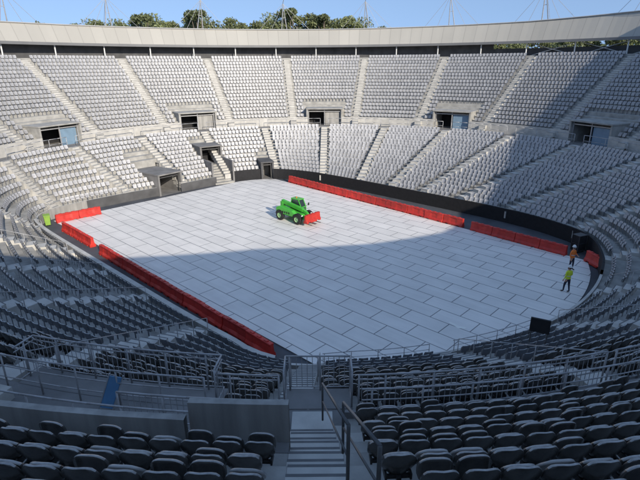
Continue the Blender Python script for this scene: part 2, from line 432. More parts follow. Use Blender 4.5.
def portal(phi,yf,yb,hw,z0,z1,label,door=None,wm_='conc',over=.08):
    root=empty('entrance_portal',(0,CY,0),-rad(phi),label=label,category='entrance',group='entrances through the stands')
    for s in (-1,1): 
        w=MB(); w.box(min(s*hw,s*(hw+.2)),max(s*hw,s*(hw+.2)),yf,yb,z0,z1,wm_); w.obj('side_wall',parent=root)
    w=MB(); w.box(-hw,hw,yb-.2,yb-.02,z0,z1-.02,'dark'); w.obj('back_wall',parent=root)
    f=MB(); f.box(-hw,hw,yf-.02,yb-.2,z0-.1,z0+.01,'concd'); f.obj('passage_floor',parent=root)
    r=MB(); r.box(-hw-.25,hw+.25,yf-over,yb+.1,z1,z1+.14,wm_); r.obj('roof_slab',parent=root)
    t=MB(); 
    for x in (-hw+.05,hw-.15)+((-0.05,) if hw>1.5 else ()): t.box(x,x+.1,yf+.3,yf+.4,z0,z1,'steel' if hw>1.5 else 'darksteel')
    t.box(-hw,hw,yf+.3,yf+.4,z1-.35,z1-.25,'steel' if hw>1.5 else 'darksteel')
    t.obj('door_frame',parent=root)
    if door:
        d=MB(); d.box(0.1,hw-.2,yf+.5,yf+.56,z0,z1-.4,door); d.obj('door',parent=root)
    return root
for n_,a in enumerate(PORT):
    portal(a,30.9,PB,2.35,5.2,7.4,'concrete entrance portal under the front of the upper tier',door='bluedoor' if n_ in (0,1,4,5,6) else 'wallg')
portal(-52.25,r0(-52.25)-.05,26.0,1.35,0.0,2.2,'floor-level tunnel opening in the lower tier',wm_='concd')
portal(-33.25,24.4,27.4,1.2,1.8,3.9,'dark passage opening above steps in the lower tier',wm_='concd')
portal(-18.0,r0(-18)-.05,23.6,0.6,0.0,2.0,'small dark doorway in the floor-level wall',wm_='concx')
mb=MB(); rr=r0(-33.25)
for s in range(8):
    y0=rr-0.3+(24.4-rr+0.3)*s/8; mb.box(-1.2,1.2,y0,24.4,0.225*s,0.225*(s+1),'conc')
    mb.box(-1.2,1.2,y0-.004,y0+.06,0.225*(s+1)-.02,0.225*(s+1)+.004,'nosing')
for s in (-1,1): mb.box(s*1.3-.1,s*1.3+.1,rr,24.4,0,2.6,'concd')
o=mb.obj('floor_stairs',label='concrete steps from the floor up to a passage',category='stairs'); o.location=(0,CY,0); o.rotation_euler=(0,0,rad(33.25))
ld=MB(); ld.box(-.95,0.8,10.0,10.8,4.4,5.23,'concd')
lo_=ld.obj('landing',label='concrete landing projecting from the cross aisle',category='landing',kind='structure')
# ---------------------------------------------------------------- roof
def zr(ph):  # out-of-view rim heights are shaped to cast the wanted shadow edge
    xs=[0,40,58,64,75,90,101,117,126,133,139,148,158,168,200,230,270,300,330,360]
    ys=[18.75,18.95,19.3,20.2,23.4,25.2,24.9,22.9,20.7,18.7,17.8,18.6,20.0,20.5,20.6,20.3,19.1,18.6,18.7,18.75]
    return float(np.interp(ph%360,xs,ys))
roof=empty('stadium_roof',label='narrow beige ring roof sheltering the top concourse',category='roof')
fa=MB(); de=MB(); so=MB(); gu=MB(); ed=MB()
for p in range(0,360,2):
    q=p+2
    ed.face([P(p,45.6,16.0),P(q,45.6,16.0),P(q,45.6,16.35),P(p,45.6,16.35)],'edge')
    ed.face([P(p,45.6,16.35),P(q,45.6,16.35),P(q,45.85,16.35),P(p,45.85,16.35)],'edge')
    fa.face([P(p,45.85,16.35),P(q,45.85,16.35),P(q,47.3,zr(q)),P(p,47.3,zr(p))],'fascia')
    de.face([P(p,47.3,zr(p)),P(q,47.3,zr(q)),P(q,50.5,zr(q)-.8),P(p,50.5,zr(p)-.8)][::-1],'deck')
    de.face([P(p,50.5,zr(p)-.8),P(q,50.5,zr(q)-.8),P(q,50.5,16.3),P(p,50.5,16.3)],'deck')
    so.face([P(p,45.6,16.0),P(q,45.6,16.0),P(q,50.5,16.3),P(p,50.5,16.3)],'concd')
    gu.tube(P(p,47.2,zr(p)+.03),P(q,47.2,zr(q)+.03),0.08,'deck',6)
fa.obj('canopy_sheeting',parent=roof); de.obj('roof_deck',parent=roof); so.obj('soffit',parent=roof); gu.obj('ridge_capping',parent=roof); ed.obj('roof_edge',parent=roof)
for ph in np.arange(-66,67,8.18):
    mb=MB(); mb.tube(P(ph,46.2,ZT),P(ph,46.2,16.05),0.09,'white',8)
    mb.obj('roof_column',label='slim white steel column holding the ring roof',category='column',group='roof columns')
for ph in np.arange(-66,67,8.18):
    if 34<ph<62:
        mb=MB()
        mb.tube(P(ph+.4,47.2,ZT),P(ph+7.8,47.2,16.0),0.05,'white',6); mb.tube(P(ph+7.8,47.2,ZT),P(ph+.4,47.2,16.0),0.05,'white',6)
        mb.obj('cross_brace',label='diagonal white steel bracing between roof columns',category='brace',group='roof bracing')
for a in UA:
    d=angdiff(a,0)
    if abs(d)>66: continue
    zb=zr(a)-.2; root=empty('roof_mast',label='slender grey steel mast with stay cables above the ring roof',category='mast',group='roof masts')
    hm_=4.2+random.uniform(-.3,.6)
    mb=MB(); top=P(a+random.uniform(-.4,.4),46.6,zb+hm_)
    mb.tube(P(a-.55,47.6,zb),top,0.075,'steel',8,0.05); mb.tube(P(a+.55,47.6,zb),top,0.075,'steel',8,0.05)
    mb.tube(P(a-.28,47.1,zb+hm_/2),P(a+.28,47.1,zb+hm_/2),0.04,'steel',6)
    mb.tube(top,P(a,45.8,zb+hm_+.8),0.05,'steel',6)
    mb.obj('mast_legs',parent=root)
    cb=MB()
    for da in (-5.0,5.0,-2.6,2.6): cb.tube(top,P(a+da,47.2,zr(a+da)),0.025,'steel',5)
    cb.tube(top,P(a,50.4,zb-.5),0.025,'steel',5)
    cb.obj('stay_cables',parent=root)
# ---------------------------------------------------------------- railings
def railing(pts,h=1.05,levels=(1.0,0.66,0.33),post_every=1.6,k='steel',r=0.024,label='galvanised steel railing along the cross aisle',group='railings',balusters=0):
    root=None
    for l in levels:
        mb=MB(); mb.path([p+Vector((0,0,h*l)) for p in pts],r if l==1.0 else r*0.7,k,8)
        if root is None: root=mb.obj('railing',smooth=True,label=label,category='railing',group=group)
        else: mb.obj('lower_rail',parent=root,smooth=True)
    def samp(st):
        acc=0; P0=[pts[0]]
        for a,b in zip(pts[:-1],pts[1:]):
            L=(b-a).length; t=st-acc
            while t<=L+1e-6:
                P0.append(a.lerp(b,t/L)); t+=st
            acc=(L-(t-st))
        return P0
    P0=samp(post_every)
    if (P0[-1]-pts[-1]).length>0.4: P0.append(pts[-1])
    for p in P0:
        q=MB(); q.tube(p,p+Vector((0,0,h)),r,k,8); q.obj('post',parent=root,smooth=True)
    if balusters:
        q=MB()
        for p in samp(balusters): q.tube(p+Vector((0,0,h*.1)),p+Vector((0,0,h*.97)),0.009,k,5)
        q.obj('baluster_infill',parent=root,kind='stuff')
    return root
for k,a in enumerate(LA):
    d=angdiff(a+SEC/2,0)
    near=abs(d)>95
    b0,b1=a+(.3 if near else 1.1),a+SEC-(.3 if near else 1.1)
    if abs(angdiff(a,180))<3: b0=a+.6; b1=PL0-.1
    if abs(angdiff(a+SEC,180))<3: b1=a+SEC-3.2
    seg=[P(x,R_LO+.12,5.2) for x in frange(b0,b1,2 if not near else 1.5)]
    railing(seg,h=1.1,post_every=1.2 if near else 2.6,r=0.026 if near else 0.03,levels=(1.0,0.88,0.1) if near else (1.0,0.5),balusters=(.14 if abs(d)>140 else .2) if near else 0)
railing([P(PL0+.15,R_LO,5.21)]+[P(x,PLR+.08,5.21) for x in frange(PL0+.15,PL1-.15,1.5)]+[P(PL1-.15,R_LO,5.21)],h=1.1,post_every=1.1,r=.026,levels=(1.0,.88,.1),balusters=.14,label='steel railing around the projecting platform')
railing([P(x,29.75,5.21) for x in frange(PL0+.5,PL1+6,1.5)],h=1.05,post_every=1.15,r=.024,levels=(1.0,.66,.33),label='steel railing standing along the platform edge')
railing([P(x,30.5,5.21) for x in frange(182.6,189,1.5)],h=1.05,post_every=1.15,r=.024,levels=(1.0,.1),balusters=.15,label='steel queue railing standing in the cross aisle')
railing([Vector((-.92,10.05,5.23)),Vector((-.92,10.75,5.23)),Vector((.77,10.75,5.23)),Vector((.77,10.05,5.23))],h=1.05,post_every=.8,r=.025,levels=(1.0,.1),balusters=.14,label='steel gate railing enclosing the landing')
for a0,a1 in ((130,178.2),):
    railing([P(x,30.23,5.75) for x in frange(a0,a1,1.6)],h=.6,post_every=1.2,r=.024,levels=(1.0,.5),label='steel railing at the front of the upper tier')
for a0,a1 in ((181.6,206),):
    railing([P(x,31.02,5.2) for x in frange(a0,a1,1.6)],h=1.1,post_every=1.2,r=.024,levels=(1.0,0.7,0.4),label='steel railing at the front of the upper tier')
for a in LA:
    if abs(angdiff(a,0))<100: continue
    ra=r0(a)+0.5
    pts=[]
    for t in (0.02,0.5,0.98):
        r=ra+(R_LO-0.3-ra)*t; pts.append((r,LZ0+(5.2-LZ0)*(r-r0(a))/(R_LO-r0(a))+.05))
    if abs(angdiff(a,180))<3: pts=pts[:2]
    pp=[]
    for r,z in pts:
        p=P(a,r,z); p+=Vector((math.cos(rad(a)),-math.sin(rad(a)),0))*-.5; pp.append(p)
    railing(pp,h=0.8,levels=(1.0,),post_every=1.3,r=.018,label='steel handrail beside lower aisle steps')
for k,a in enumerate(LA):
    am=(a+SEC/2)%360
    if 115<am<150 or 184<am<268: continue
    seg=[P(x,r0(x)+.08,.95) for x in frange(a+1.6,a+SEC-1.6,3)]
    w=uw_of(seg[len(seg)//2])[1]
    if w<4 and not any(angdiff(a+SEC,c_[0])>0 and angdiff(c_[1],a)>0 for c_ in CUTS):
        railing(seg,h=0.55,levels=(1.0,.5),post_every=1.2,r=0.018,label='low pipe rail on the front wall')
def stair_rail(x0,x1,y0,y1,label):
    f=lambda y: UPZ+(CY-y-UP0)/UPD*UPR+0.15
    mb=MB(); pts=[Vector((x0,y0,f(y0)+.0)),Vector((x0,y0,f(y0)+.95)),Vector((x1,y1,f(y1)+.95)),Vector((x1,y1,f(y1)))]
    mb.path(pts,0.022,'darksteel',10)
    root=mb.obj('stair_handrail',smooth=True,label=label,category='handrail',group='stair handrails')
    q=MB(); q.tube((x0,y0,f(y0)+.5),(x1,y1,f(y1)+.5),0.016,'darksteel',8); q.obj('mid_rail',parent=root,smooth=True)
    return root
stair_rail(0.03,.30,8.5,4.3,'long dark steel double handrail along the aisle steps')
stair_rail(0.33,.52,5.9,3.4,'short dark steel handrail beside the aisle steps')
# ---------------------------------------------------------------- seats
vis=[]
for s in seats:
    pr=proj((s[0],s[1],s[2]+.5))
    if pr is None: continue
    x,y,D=pr
    inside=-12<x<652 and -20<y<500
    margin=-160<x<800 and -100<y<640
    if margin: vis.append((D,inside,s))
vis.sort(key=lambda t:t[0])
near=[v for v in vis if v[1]][:300]
nearset=set(id(v) for v in near)
far=[v for v in vis if id(v) not in nearset]
def shell(w,h,zc,fy,th,kf,kb,n=8,m=8,k=0.28,lip=None):
    mb=MB(); vs=[];fs_f=[];fs_b=[];rim=[]
    for s in (0,1):
        for j in range(m+1):
            for i in range(n+1):
                a=-1+2*i/n; b=-1+2*j/m
                x=a*w/2*(1-k*abs(b)**3); z=zc+b*h/2*(1-k*abs(a)**3)
                y=fy(a,b)+(th if s else 0)
                vs.append((x,y,z))
    W=n+1; O=(n+1)*(m+1)
    for j in range(m):
        for i in range(n):
            q=(j*W+i,j*W+i+1,(j+1)*W+i+1,(j+1)*W+i)
            fs_f.append(q); fs_b.append(tuple(O+t for t in q[::-1]))
    edge=[i for i in range(n+1)]+[j*W+n for j in range(1,m+1)]+[m*W+i for i in range(n-1,-1,-1)]+[j*W for j in range(m-1,0,-1)]
    for a,b in zip(edge,edge[1:]+edge[:1]): rim.append((a,O+a,O+b,b))
    mb.raw(vs,fs_f,kf)
    ib=mb.mi(kb); il=mb.mi(lip) if lip else ib
    for f in fs_b: mb.f.append(f); mb.m.append(ib)
    for f in rim:
        zz=sum(vs[t][2] for t in f)/4
        mb.f.append(f); mb.m.append(il if zz>zc+h*.28 else ib)
    return mb
bk=shell(0.468,0.48,0.64,lambda a,b:0.20-0.07*a*a+0.07*b-0.02*b*b,0.036,'seat_fi','seat_bi',lip='seat_lip')
pn=shell(0.43,0.42,0.59,lambda a,b:0.05-0.03*a*a+0.05*b+0.03*b*b,0.045,'seat_fi','seat_bi',k=0.22,lip='seat_lip')
pn2=shell(0.43,0.44,0.60,lambda a,b:0.0-0.03*a*a+0.12*b,0.045,'seat_fi','seat_fi',k=0.22)
br=MB()
br.box(-.03,.03,.16,.22,0,.44,'bracket'); br.box(-.08,.08,.10,.28,0,.02,'bracket'); br.box(-.17,.17,.12,.17,.38,.43,'bracket')
for s in (-1,1): br.box(s*.17-.015,s*.17+.015,.0,.19,.37,.47,'bracket')
proto=None
for D,ins,(x,y,z,rz) in near:
    if proto is None:
        root=br.obj('stadium_seat',label='dark grey plastic stadium seat with tipped-up pan',category='seat',group='stadium seats')
        b_=bk.obj('backrest',parent=root,smooth=True); p_=pn.obj('seat_pan',parent=root,smooth=True)
        mm=b_.modifiers.new('b','BEVEL'); mm.width=0.008; mm.segments=2; mm.limit_method='ANGLE'; mm.angle_limit=rad(50)
        proto=(root,b_,p_)
        p2m=pn2.obj('seat_pan',parent=None,smooth=True); mesh2=p2m.data; bpy.data.objects.remove(p2m)
        r=root
    else:
        r=clone(proto[0]); clone(proto[1],r); p2=clone(proto[2],r)
        if random.random()<0.35: p2.rotation_euler=(rad(random.uniform(4,14)),0,0)
        elif random.random()<0.16: p2.data=mesh2
    r.location=(x,y,z); r.rotation_euler=(0,0,rz+rad(random.uniform(-2,2)))
tv=[];tf=[];tmi=[]
def tadd(vs,fs,m):
    n=len(tv); tv.extend(vs)
    for f in fs: tf.append([a+n for a in f]); tmi.append(m)
def panel(w,z0,z1,y0,y1,cv,th,mf,mb_):
    cols=(-1,-.8,0,.8,1)
    for s,m_ in ((0,mf),(1,mb_)):
        vs=[]
        for j,t in enumerate((0,.5,.86,1)):
            for a in cols:
                x=a*w/2*(0.86 if t==1 else (0.97 if t==.86 else (0.9 if t==0 else 1)))
                z=z0+(z1-z0)*t
                vs.append((x,y0+(y1-y0)*t-cv*a*a+(th if s else 0),z))
        fs=[]
        for j in range(3):
            for i in range(4):
                q=[j*5+i,j*5+i+1,(j+1)*5+i+1,(j+1)*5+i]
                fs.append(q if not s else q[::-1])
        tadd(vs,fs,m_)
    vs=[]
    for a in cols:
        vs.append((a*w/2*.86,y1-cv*a*a,z1)); vs.append((a*w/2*.86,y1-cv*a*a+th,z1))
    tadd(vs,[[2*i,2*i+2,2*i+3,2*i+1] for i in range(4)],2)
panel(.42,.44,.80,.15,.24,.04,.03,0,1)
panel(.36,.42,.68,.06,.11,.02,.04,0,0)
tadd([(-.05,.16,0),(.05,.16,0),(.05,.16,.43),(-.05,.16,.43)],[[0,1,2,3]],1)
tv=np.array(tv); tf_=np.array(tf); tmi=np.array(tmi)
nS=len(far); arr=np.array([v[2] for v in far])
jit=rng.uniform(-0.008,0.008,nS)
c_=np.cos(arr[:,3]+jit); s_=np.sin(arr[:,3]+jit)
X=tv[None,:,0]*c_[:,None]-tv[None,:,1]*s_[:,None]+arr[:,0,None]
Y=tv[None,:,0]*s_[:,None]+tv[None,:,1]*c_[:,None]+arr[:,1,None]
Z=tv[None,:,2]+arr[:,2,None]+0*X
V=np.stack([X,Y,Z],-1).reshape(-1,3)
FF=(tf_[None]+ (np.arange(nS)*len(tv))[:,None,None]).reshape(-1,4)
me=bpy.data.meshes.new('stadium_seating'); me.vertices.add(len(V)); me.vertices.foreach_set('co',V.ravel())
me.loops.add(FF.size); me.loops.foreach_set('vertex_index',FF.ravel().astype(np.int32))
me.polygons.add(len(FF)); me.polygons.foreach_set('loop_start',np.arange(0,FF.size,4,dtype=np.int32)); 
me.materials.append(M['seat_f']); me.materials.append(M['seat_b']); me.materials.append(M['seat_lip'])
me.polygons.foreach_set('material_index',np.tile(tmi,nS).astype(np.int32))
me.update(calc_edges=True)
at=me.attributes.new('tone','FLOAT','FACE')
tone=np.where(arr[:,2]>5.9,0.12+0.3*rng.random(nS),0.5+0.45*rng.random(nS))
at.data.foreach_set('value',np.repeat(tone,len(tf_)).astype(np.float32))
so_=bpy.data.objects.new('stadium_seating',me); COL.objects.link(so_); so_['kind']='stuff'; so_['label']='rows of grey plastic seats filling the stands'; so_['category']='seats'
print('SEATS',len(near),nS)
# ---------------------------------------------------------------- barriers
def barrier_mesh():
    mb=MB(); L=0.98
    st=[(-L,0,0),(-L+.03,0,0),(-.72,0,0),(-.72,1,0),(-.42,1,0),(-.42,0,0),(-.2,0,1),(.2,0,1),(.42,0,0),(.42,1,0),(.72,1,0),(.72,0,0),(L-.03,0,0),(L,0,0)]
    rings=[]
    for x,notch,rec in st:
        zb=0.13 if notch else 0.0
        d=0.035 if rec else 0
        prof=[(-.24,zb),(-.24,.2),(-.15+d,.36),(-.11+d,.74),(-.125,.80),(-.125,.88),(-.09,.90),(.09,.90),(.125,.88),(.125,.80),(.11-d,.74),(.15-d,.36),(.24,.2),(.24,zb)]
        e=0.93 if abs(x)==L else 1
        rings.append([(x,y*e,z) for y,z in prof])
    mb.loft(rings,'red')
    for x in (-.55,.0,.55): mb.box(x-.12,x+.12,-.08,.08,.9,.94,'red')
    mb.box(-L-.03,-L,-.06,.06,.15,.8,'red')
    return mb
bar0=None
def barrier(x,y,z,rz,label='red plastic water-filled barrier standing on the floor',sc=1.0):
    global bar0
    if bar0 is None:
        bar0=barrier_mesh().obj('safety_barrier',bevel=0.012,category='barrier',group='red plastic barriers'); o=bar0
    else: o=clone(bar0)
    o['label']=label
    o.location=(x,y,z); o.rotation_euler=(0,0,rz); o.scale=(sc,sc,sc*.88)
def line(u0,w0,u1,w1,z=0.0,gap=()):
    a=UW(u0,w0);b=UW(u1,w1);L=(b-a).length;n=int(round(L/2.0));ang=math.atan2((b-a).y,(b-a).x)
    for i in range(n):
        p=a+(b-a).normalized()*(1.995*(i+.5)); q=Vector((-math.sin(ang),math.cos(ang),0))*random.uniform(-.03,.03)
        barrier(p.x+q.x,p.y+q.y,z,ang+rad(random.uniform(-.9,.9)))
line(16.2,-15.1,10.2,-15.1)
line(8.3,-15.3,-11.7,-15.7)
line(15.0,10.5,-8.0,8.75)
line(-9.7,8.5,-17.9,7.7)
line(18.9,-14.8,18.7,-10.8)
barrier(19.2,31.0,.06,rad(98),'single red plastic barrier near the workers'); 
# ---------------------------------------------------------------- telehandler
T=empty('telehandler',(-2.3,42.0,0.06),rad(-42),label='bright green telehandler carrying a red barrier on its forks',category='telehandler'); TS=0.80; T.scale=(TS,TS,TS)
ch=MB()
ch.loft([[(-2.1,y,.55),(-2.1,y,1.25),(-1.5,y,1.5),(-.6,y,1.35),(.5,y,1.15),(1.6,y,1.1),(1.9,y,.9),(1.9,y,.5)] for y in (-.55,.55)],'green')
ch.obj('chassis',parent=T,bevel=0.04)
hood=MB(); hood.loft([[(-1.9,y,.8),(-1.9,y,1.45),(-1.5,y,1.62),(.6,y,1.42),(1.0,y,1.15),(1.0,y,.8)] for y in (-1.05,-.58)],'green'); hood.obj('engine_cover',parent=T,bevel=0.05)
gr=MB(); 
for i in range(5): gr.box(-1.2+.32*i,-1.02+.32*i,-1.062,-1.052,.95,1.2,'black')
gr.obj('vent_grille',parent=T)
cab=MB()
prof=[(-.85,.75),(-.9,1.7),(-.7,2.35),(.35,2.35),(.75,1.55),(.8,.75)]
y0,y1=.32,1.1
for y in (y0,y1):
    for a,b in zip(prof,prof[1:]+prof[:1]): cab.tube((a[0],y,a[1]),(b[0],y,b[1]),.05,'green',6)
for a in prof: cab.tube((a[0],y0,a[1]),(a[0],y1,a[1]),.05,'green',6)
cab.box(-.8,.45,y0-.03,y1+.03,2.33,2.43,'green')
cab.box(-.82,.76,y0,y1,.72,1.15,'green')
cab.obj('cab',parent=T)
gl=MB()
for y in (y0-.01,y1+.01): gl.face([(x,y,z) for x,z in [(-.86,1.1),(-.9,1.7),(-.7,2.33),(.35,2.33),(.75,1.55),(.78,1.1)]],'glass')
gl.face([(.35,y0,2.33),(.35,y1,2.33),(.75,y1,1.55),(.75,y0,1.55)],'glass'); gl.face([(.75,y0,1.55),(.75,y1,1.55),(.8,y1,1.1),(.8,y0,1.1)],'glass')
gl.face([(-.9,y0,1.7),(-.9,y1,1.7),(-.7,y1,2.33),(-.7,y0,2.33)],'glass')
gl.obj('cab_window',parent=T)
bm_=MB()
def beam(p,q,w,h,k,mb):
    p=Vector(p);q=Vector(q);d=(q-p).normalized();s=Vector((0,1,0));u=s.cross(d)*-1
    mb.loft([[o_+s*(w/2*a)+u*(h/2*b) for a,b in ((-1,-1),(1,-1),(1,1),(-1,1))] for o_ in (p,q)],k)
beam((-1.9,0,1.95),(1.4,0,1.45),.34,.40,'green',bm_); beam((1.3,0,1.465),(2.0,0,1.2),.26,.3,'green',bm_); beam((2.0,0,1.2),(2.3,0,.75),.24,.26,'green',bm_)
beam((-1.8,-.2,1.2),(-1.8,-.2,1.95),.1,.4,'green',bm_); beam((-1.8,.2,1.2),(-1.8,.2,1.95),.1,.4,'green',bm_)
bm_.obj('boom',parent=T,bevel=0.02)
cg=MB(); cg.box(2.3,2.4,-.65,.65,.35,1.05,'darksteel')
for y in (-.4,.4): cg.box(2.4,3.6,y-.06,y+.06,.36,.41,'darksteel')
cg.obj('fork_carriage',parent=T)
def wheel(x,y):
    s=1 if y>0 else -1
    t=MB(); t.lathe([(.30,-.17),(.50,-.19),(.56,-.14),(.58,0),(.56,.14),(.50,.19),(.30,.17)],'tyre',28)
    for i in range(14):
        a=2*math.pi*i/14; mm=Matrix.Rotation(a,4,'Y'); t.box(-.05,.05,-.17,.17,.55,.60,'tyre',mm)
    w=t.obj('wheel',parent=T,smooth=False); w.location=(x,y,.58)
    r=MB(); r.lathe([(.0,.10*s),(.12,.13*s),(.14,.08*s),(.30,.05*s),(.31,.17*s)],'rim',24); ro=r.obj('rim',parent=w,smooth=True)
for x in (-1.35,1.35):
    for y in (-.92,.92): wheel(x,y)
for x in (-1.35,1.35):
    for s in (-1,1):
        rg=[]; fd=MB()
        for yy in (s*.7,s*1.08):
            rg.append([(x+.66*math.cos(t),yy,.58+.66*math.sin(t)) for t in np.linspace(.35,2.8,8)]+[(x+.61*math.cos(t),yy,.58+.61*math.sin(t)) for t in np.linspace(2.8,.35,8)])
        fd.loft(rg,'black'); fd.obj('mudguard',parent=T)
bc=MB(); bc.tube((-.3,.7,2.43),(-.3,.7,2.58),.06,'orange',10); bc.obj('beacon',parent=T)
ml=MB(); ml.tube((.75,1.12,1.6),(.95,1.35,1.75),.02,'black',6); ml.box(.9,.96,1.28,1.45,1.65,1.95,'black'); ml.obj('mirror',parent=T)
for y in (-.75,.75):
    hl=MB(); hl.box(1.88,1.93,y-.1,y+.1,.95,1.1,'white'); hl.obj('headlight',parent=T)
tm_=Matrix.Rotation(rad(-42),4,'Z')
v=tm_@Vector((2.75*TS,0,0)); barrier(-2.3+v.x,42.0+v.y,.06+.42*TS,rad(48),'red plastic barrier carried on the telehandler forks',.92)
# ---------------------------------------------------------------- people
def person(loc,rz,vest,pose,label):
    J={}
    V_=[];E=[];R=[]
    def j(name,p,r,par=None):
        J[name]=len(V_); V_.append(p); R.append(r)
        if par: E.append((J[par],J[name]))
    sL,sR=pose.get('stride',(0.12,-0.12))
    j('pel',(0,0,.95),.135); j('waist',(0,0,1.08),.125,'pel'); j('chest',(0,.0,1.30),.15,'waist'); j('neckb',(0,.01,1.46),.075,'chest'); j('neck',(0,0,1.53),.055,'neckb')
    j('head',(0,-.015,1.62),.085,'neck'); j('headt',(0,-.005,1.72),.082,'head')
    for s,n_,st in ((1,'l',sL),(-1,'r',sR)):
        j('hip'+n_,(s*.09,0,.90),.10,'pel'); j('kn'+n_,(s*.11,-st*.6-.02,.50),.062,'hip'+n_); j('an'+n_,(s*.12,-st+.02,.10),.042,'kn'+n_); j('to'+n_,(s*.14,-st-.15,.04),.038,'an'+n_)
        j('sh'+n_,(s*.19,0,1.41),.065,'chest')
        el=pose.get('el'+n_,(s*.26,.03,1.13)); wr=pose.get('wr'+n_,(s*.27,-.06,.90))
        j('el'+n_,el,.043,'sh'+n_); j('wr'+n_,wr,.028,'el'+n_)
        d=(Vector(wr)-Vector(el)).normalized(); side=Vector((0,-1,0)); side=(side-d*side.dot(d)).normalized()
        pc=Vector(wr)+d*.07; j('pa'+n_,tuple(pc),.032,'wr'+n_)
        for f_,(o,l) in enumerate(((.03,.07),(.01,.085),(-.01,.08),(-.03,.062))):
            a=pc+side*o+d*.02; b=a+d*l*.55; c2=b+d*l*.4+Vector((-s*.015,0,0))
            j('f%s%d'%(n_,f_),tuple(b),.009,'pa'+n_); j('g%s%d'%(n_,f_),tuple(c2),.008,'f%s%d'%(n_,f_))
        t1=pc+side*.045; j('t'+n_,tuple(t1),.011,'pa'+n_); j('u'+n_,tuple(t1+d*.04+side*.01),.009,'t'+n_)
    me=bpy.data.meshes.new('person'); me.from_pydata(V_,E,[]); o=bpy.data.objects.new('tmp_body',me); COL.objects.link(o)
    sk=o.modifiers.new('skin','SKIN'); sk.use_smooth_shade=True
    ld=me.skin_vertices[0].data
    for i,r in enumerate(R): ld[i].radius=(r,r*(0.72 if i in (J['pel'],J['waist'],J['chest']) else 1.0)); ld[i].use_root=(i==0)
    su=o.modifiers.new('sub','SUBSURF'); su.levels=2; su.render_levels=2
    dg=bpy.context.evaluated_depsgraph_get(); dg.update()
    m2=bpy.data.meshes.new_from_object(o.evaluated_get(dg)); bpy.data.objects.remove(o)
    for k in ('skin','navy',vest,'boot'): m2.materials.append(M[k])
    wl=V_[J['wrl']];wr_=V_[J['wrr']]
    for p in m2.polygons:
        c=p.center; p.use_smooth=True
        mi_=2
        if c.z<.12: mi_=3
        elif c.z<.98 and abs(c.x)<.235: mi_=1
        elif c.z>1.49: mi_=0
        if (c-Vector(wl)).length<.2 and (c-Vector(V_[J['ell']])).length>.235: mi_=0
        if (c-Vector(wr_)).length<.2 and (c-Vector(V_[J['elr']])).length>.235: mi_=0
        p.material_index=mi_
    b=bpy.data.objects.new('person',m2); COL.objects.link(b); b.location=loc; b.rotation_euler=(0,0,rz); b['label']=label; b['category']='person'
    v=MB(); rings=[]
    for z,rx,ry in ((.93,.165,.125),(1.05,.158,.12),(1.2,.17,.125),(1.34,.185,.128),(1.43,.15,.10),(1.48,.085,.075)):
        rings.append([(rx*math.cos(t),ry*math.sin(t),z) for t in np.linspace(0,2*math.pi,20,endpoint=False)])
    v.loft(rings,vest,cap=False); v.obj('vest',parent=b,smooth=True)
    t=MB()
    t.loft([[(.167*math.cos(a),.129*math.sin(a),zz) for a in np.linspace(0,2*math.pi,20,endpoint=False)] for zz in (1.1,1.15)],'silver',cap=False)
    t.obj('reflective_band',parent=b,smooth=True)
    hm=MB(); hm.lathe([(.0,1.84),(.05,1.833),(.09,1.80),(.11,1.75),(.115,1.705),(.14,1.70)],'white',20,axis='z'); hm.obj('hard_hat',parent=b,smooth=True)
    fc=MB(); fc.box(-.012,.012,-.125,-.09,1.60,1.645,'skin')
    for s in (-1,1): fc.box(s*.032-.01,s*.032+.01,-.104,-.095,1.655,1.667,'hair'); fc.box(s*.088-.012,s*.088+.012,-.02,.02,1.61,1.67,'skin')
    fc.box(-.025,.025,-.102,-.094,1.572,1.58,'hair')
    fc.obj('face',parent=b)
    hr=MB(); hr.lathe([(.093,1.60),(.098,1.65),(.096,1.71)],'hair',16,axis='z',mat=Matrix.Translation((0,.012,0))); hr.obj('hair',parent=b,smooth=True)
    return b
try:
    person((15.15,26.9,.06),rad(200),'yellow',{'stride':(.13,-.10),'elr':(-.27,.0,1.14),'wrr':(-.25,-.17,.98)},'worker in fluorescent yellow top and dark trousers walking')
    person((17.1,30.3,.06),rad(30),'orange',{'stride':(.05,-.06),'wrl':(.16,-.24,1.10),'ell':(.27,-.03,1.15)},'worker in fluorescent orange top standing on the panels')
except Exception as e:
    print('PERSON ERR',e)
# ---------------------------------------------------------------- misc equipment
sc=MB(); sc.box(-.37,.37,-.05,.05,.75,1.35,'black')
scr=sc.obj('display_screen',bevel=.01,label='black flat screen on a stand among the lower seats',category='screen'); scr.location=(8.75,16.9,2.5); scr.rotation_euler=(0,0,rad(-28))
st_=MB(); st_.tube((-.3,0,0),(-.3,0,.8),.025,'darksteel'); st_.tube((.3,0,0),(.3,0,.8),.025,'darksteel'); st_.tube((-.3,-.3,0.02),(-.3,.3,.02),.02,'darksteel'); st_.tube((.3,-.3,.02),(.3,.3,.02),.02,'darksteel'); st_.obj('screen_stand',parent=scr)
cs=MB(); cs.box(-.4,.4,-.3,.3,.14,1.35,'black'); 
case=cs.obj('equipment_case',bevel=.02,label='tall black equipment case on castors by the stand',category='case'); case.location=(19.4,33.9,0); case.rotation_euler=(0,0,.4)
e_=MB()
for x in (-.4,.4):
    for y in (-.3,.3): e_.box(x-.025,x+.025,y-.025,y+.025,.14,1.37,'darksteel')
for z in (.14,.7,1.33): e_.box(-.42,.42,-.32,.32,z,z+.03,'darksteel')
e_.obj('case_edging',parent=case)
for x in (-.3,.3):
    for y in (-.2,.2):
        w_=MB(); w_.lathe([(.0,-.02),(.06,-.02),(.06,.02),(0,.02)],'tyre',12); q=w_.obj('castor',parent=case); q.location=(x,y,.07)
bn=MB()
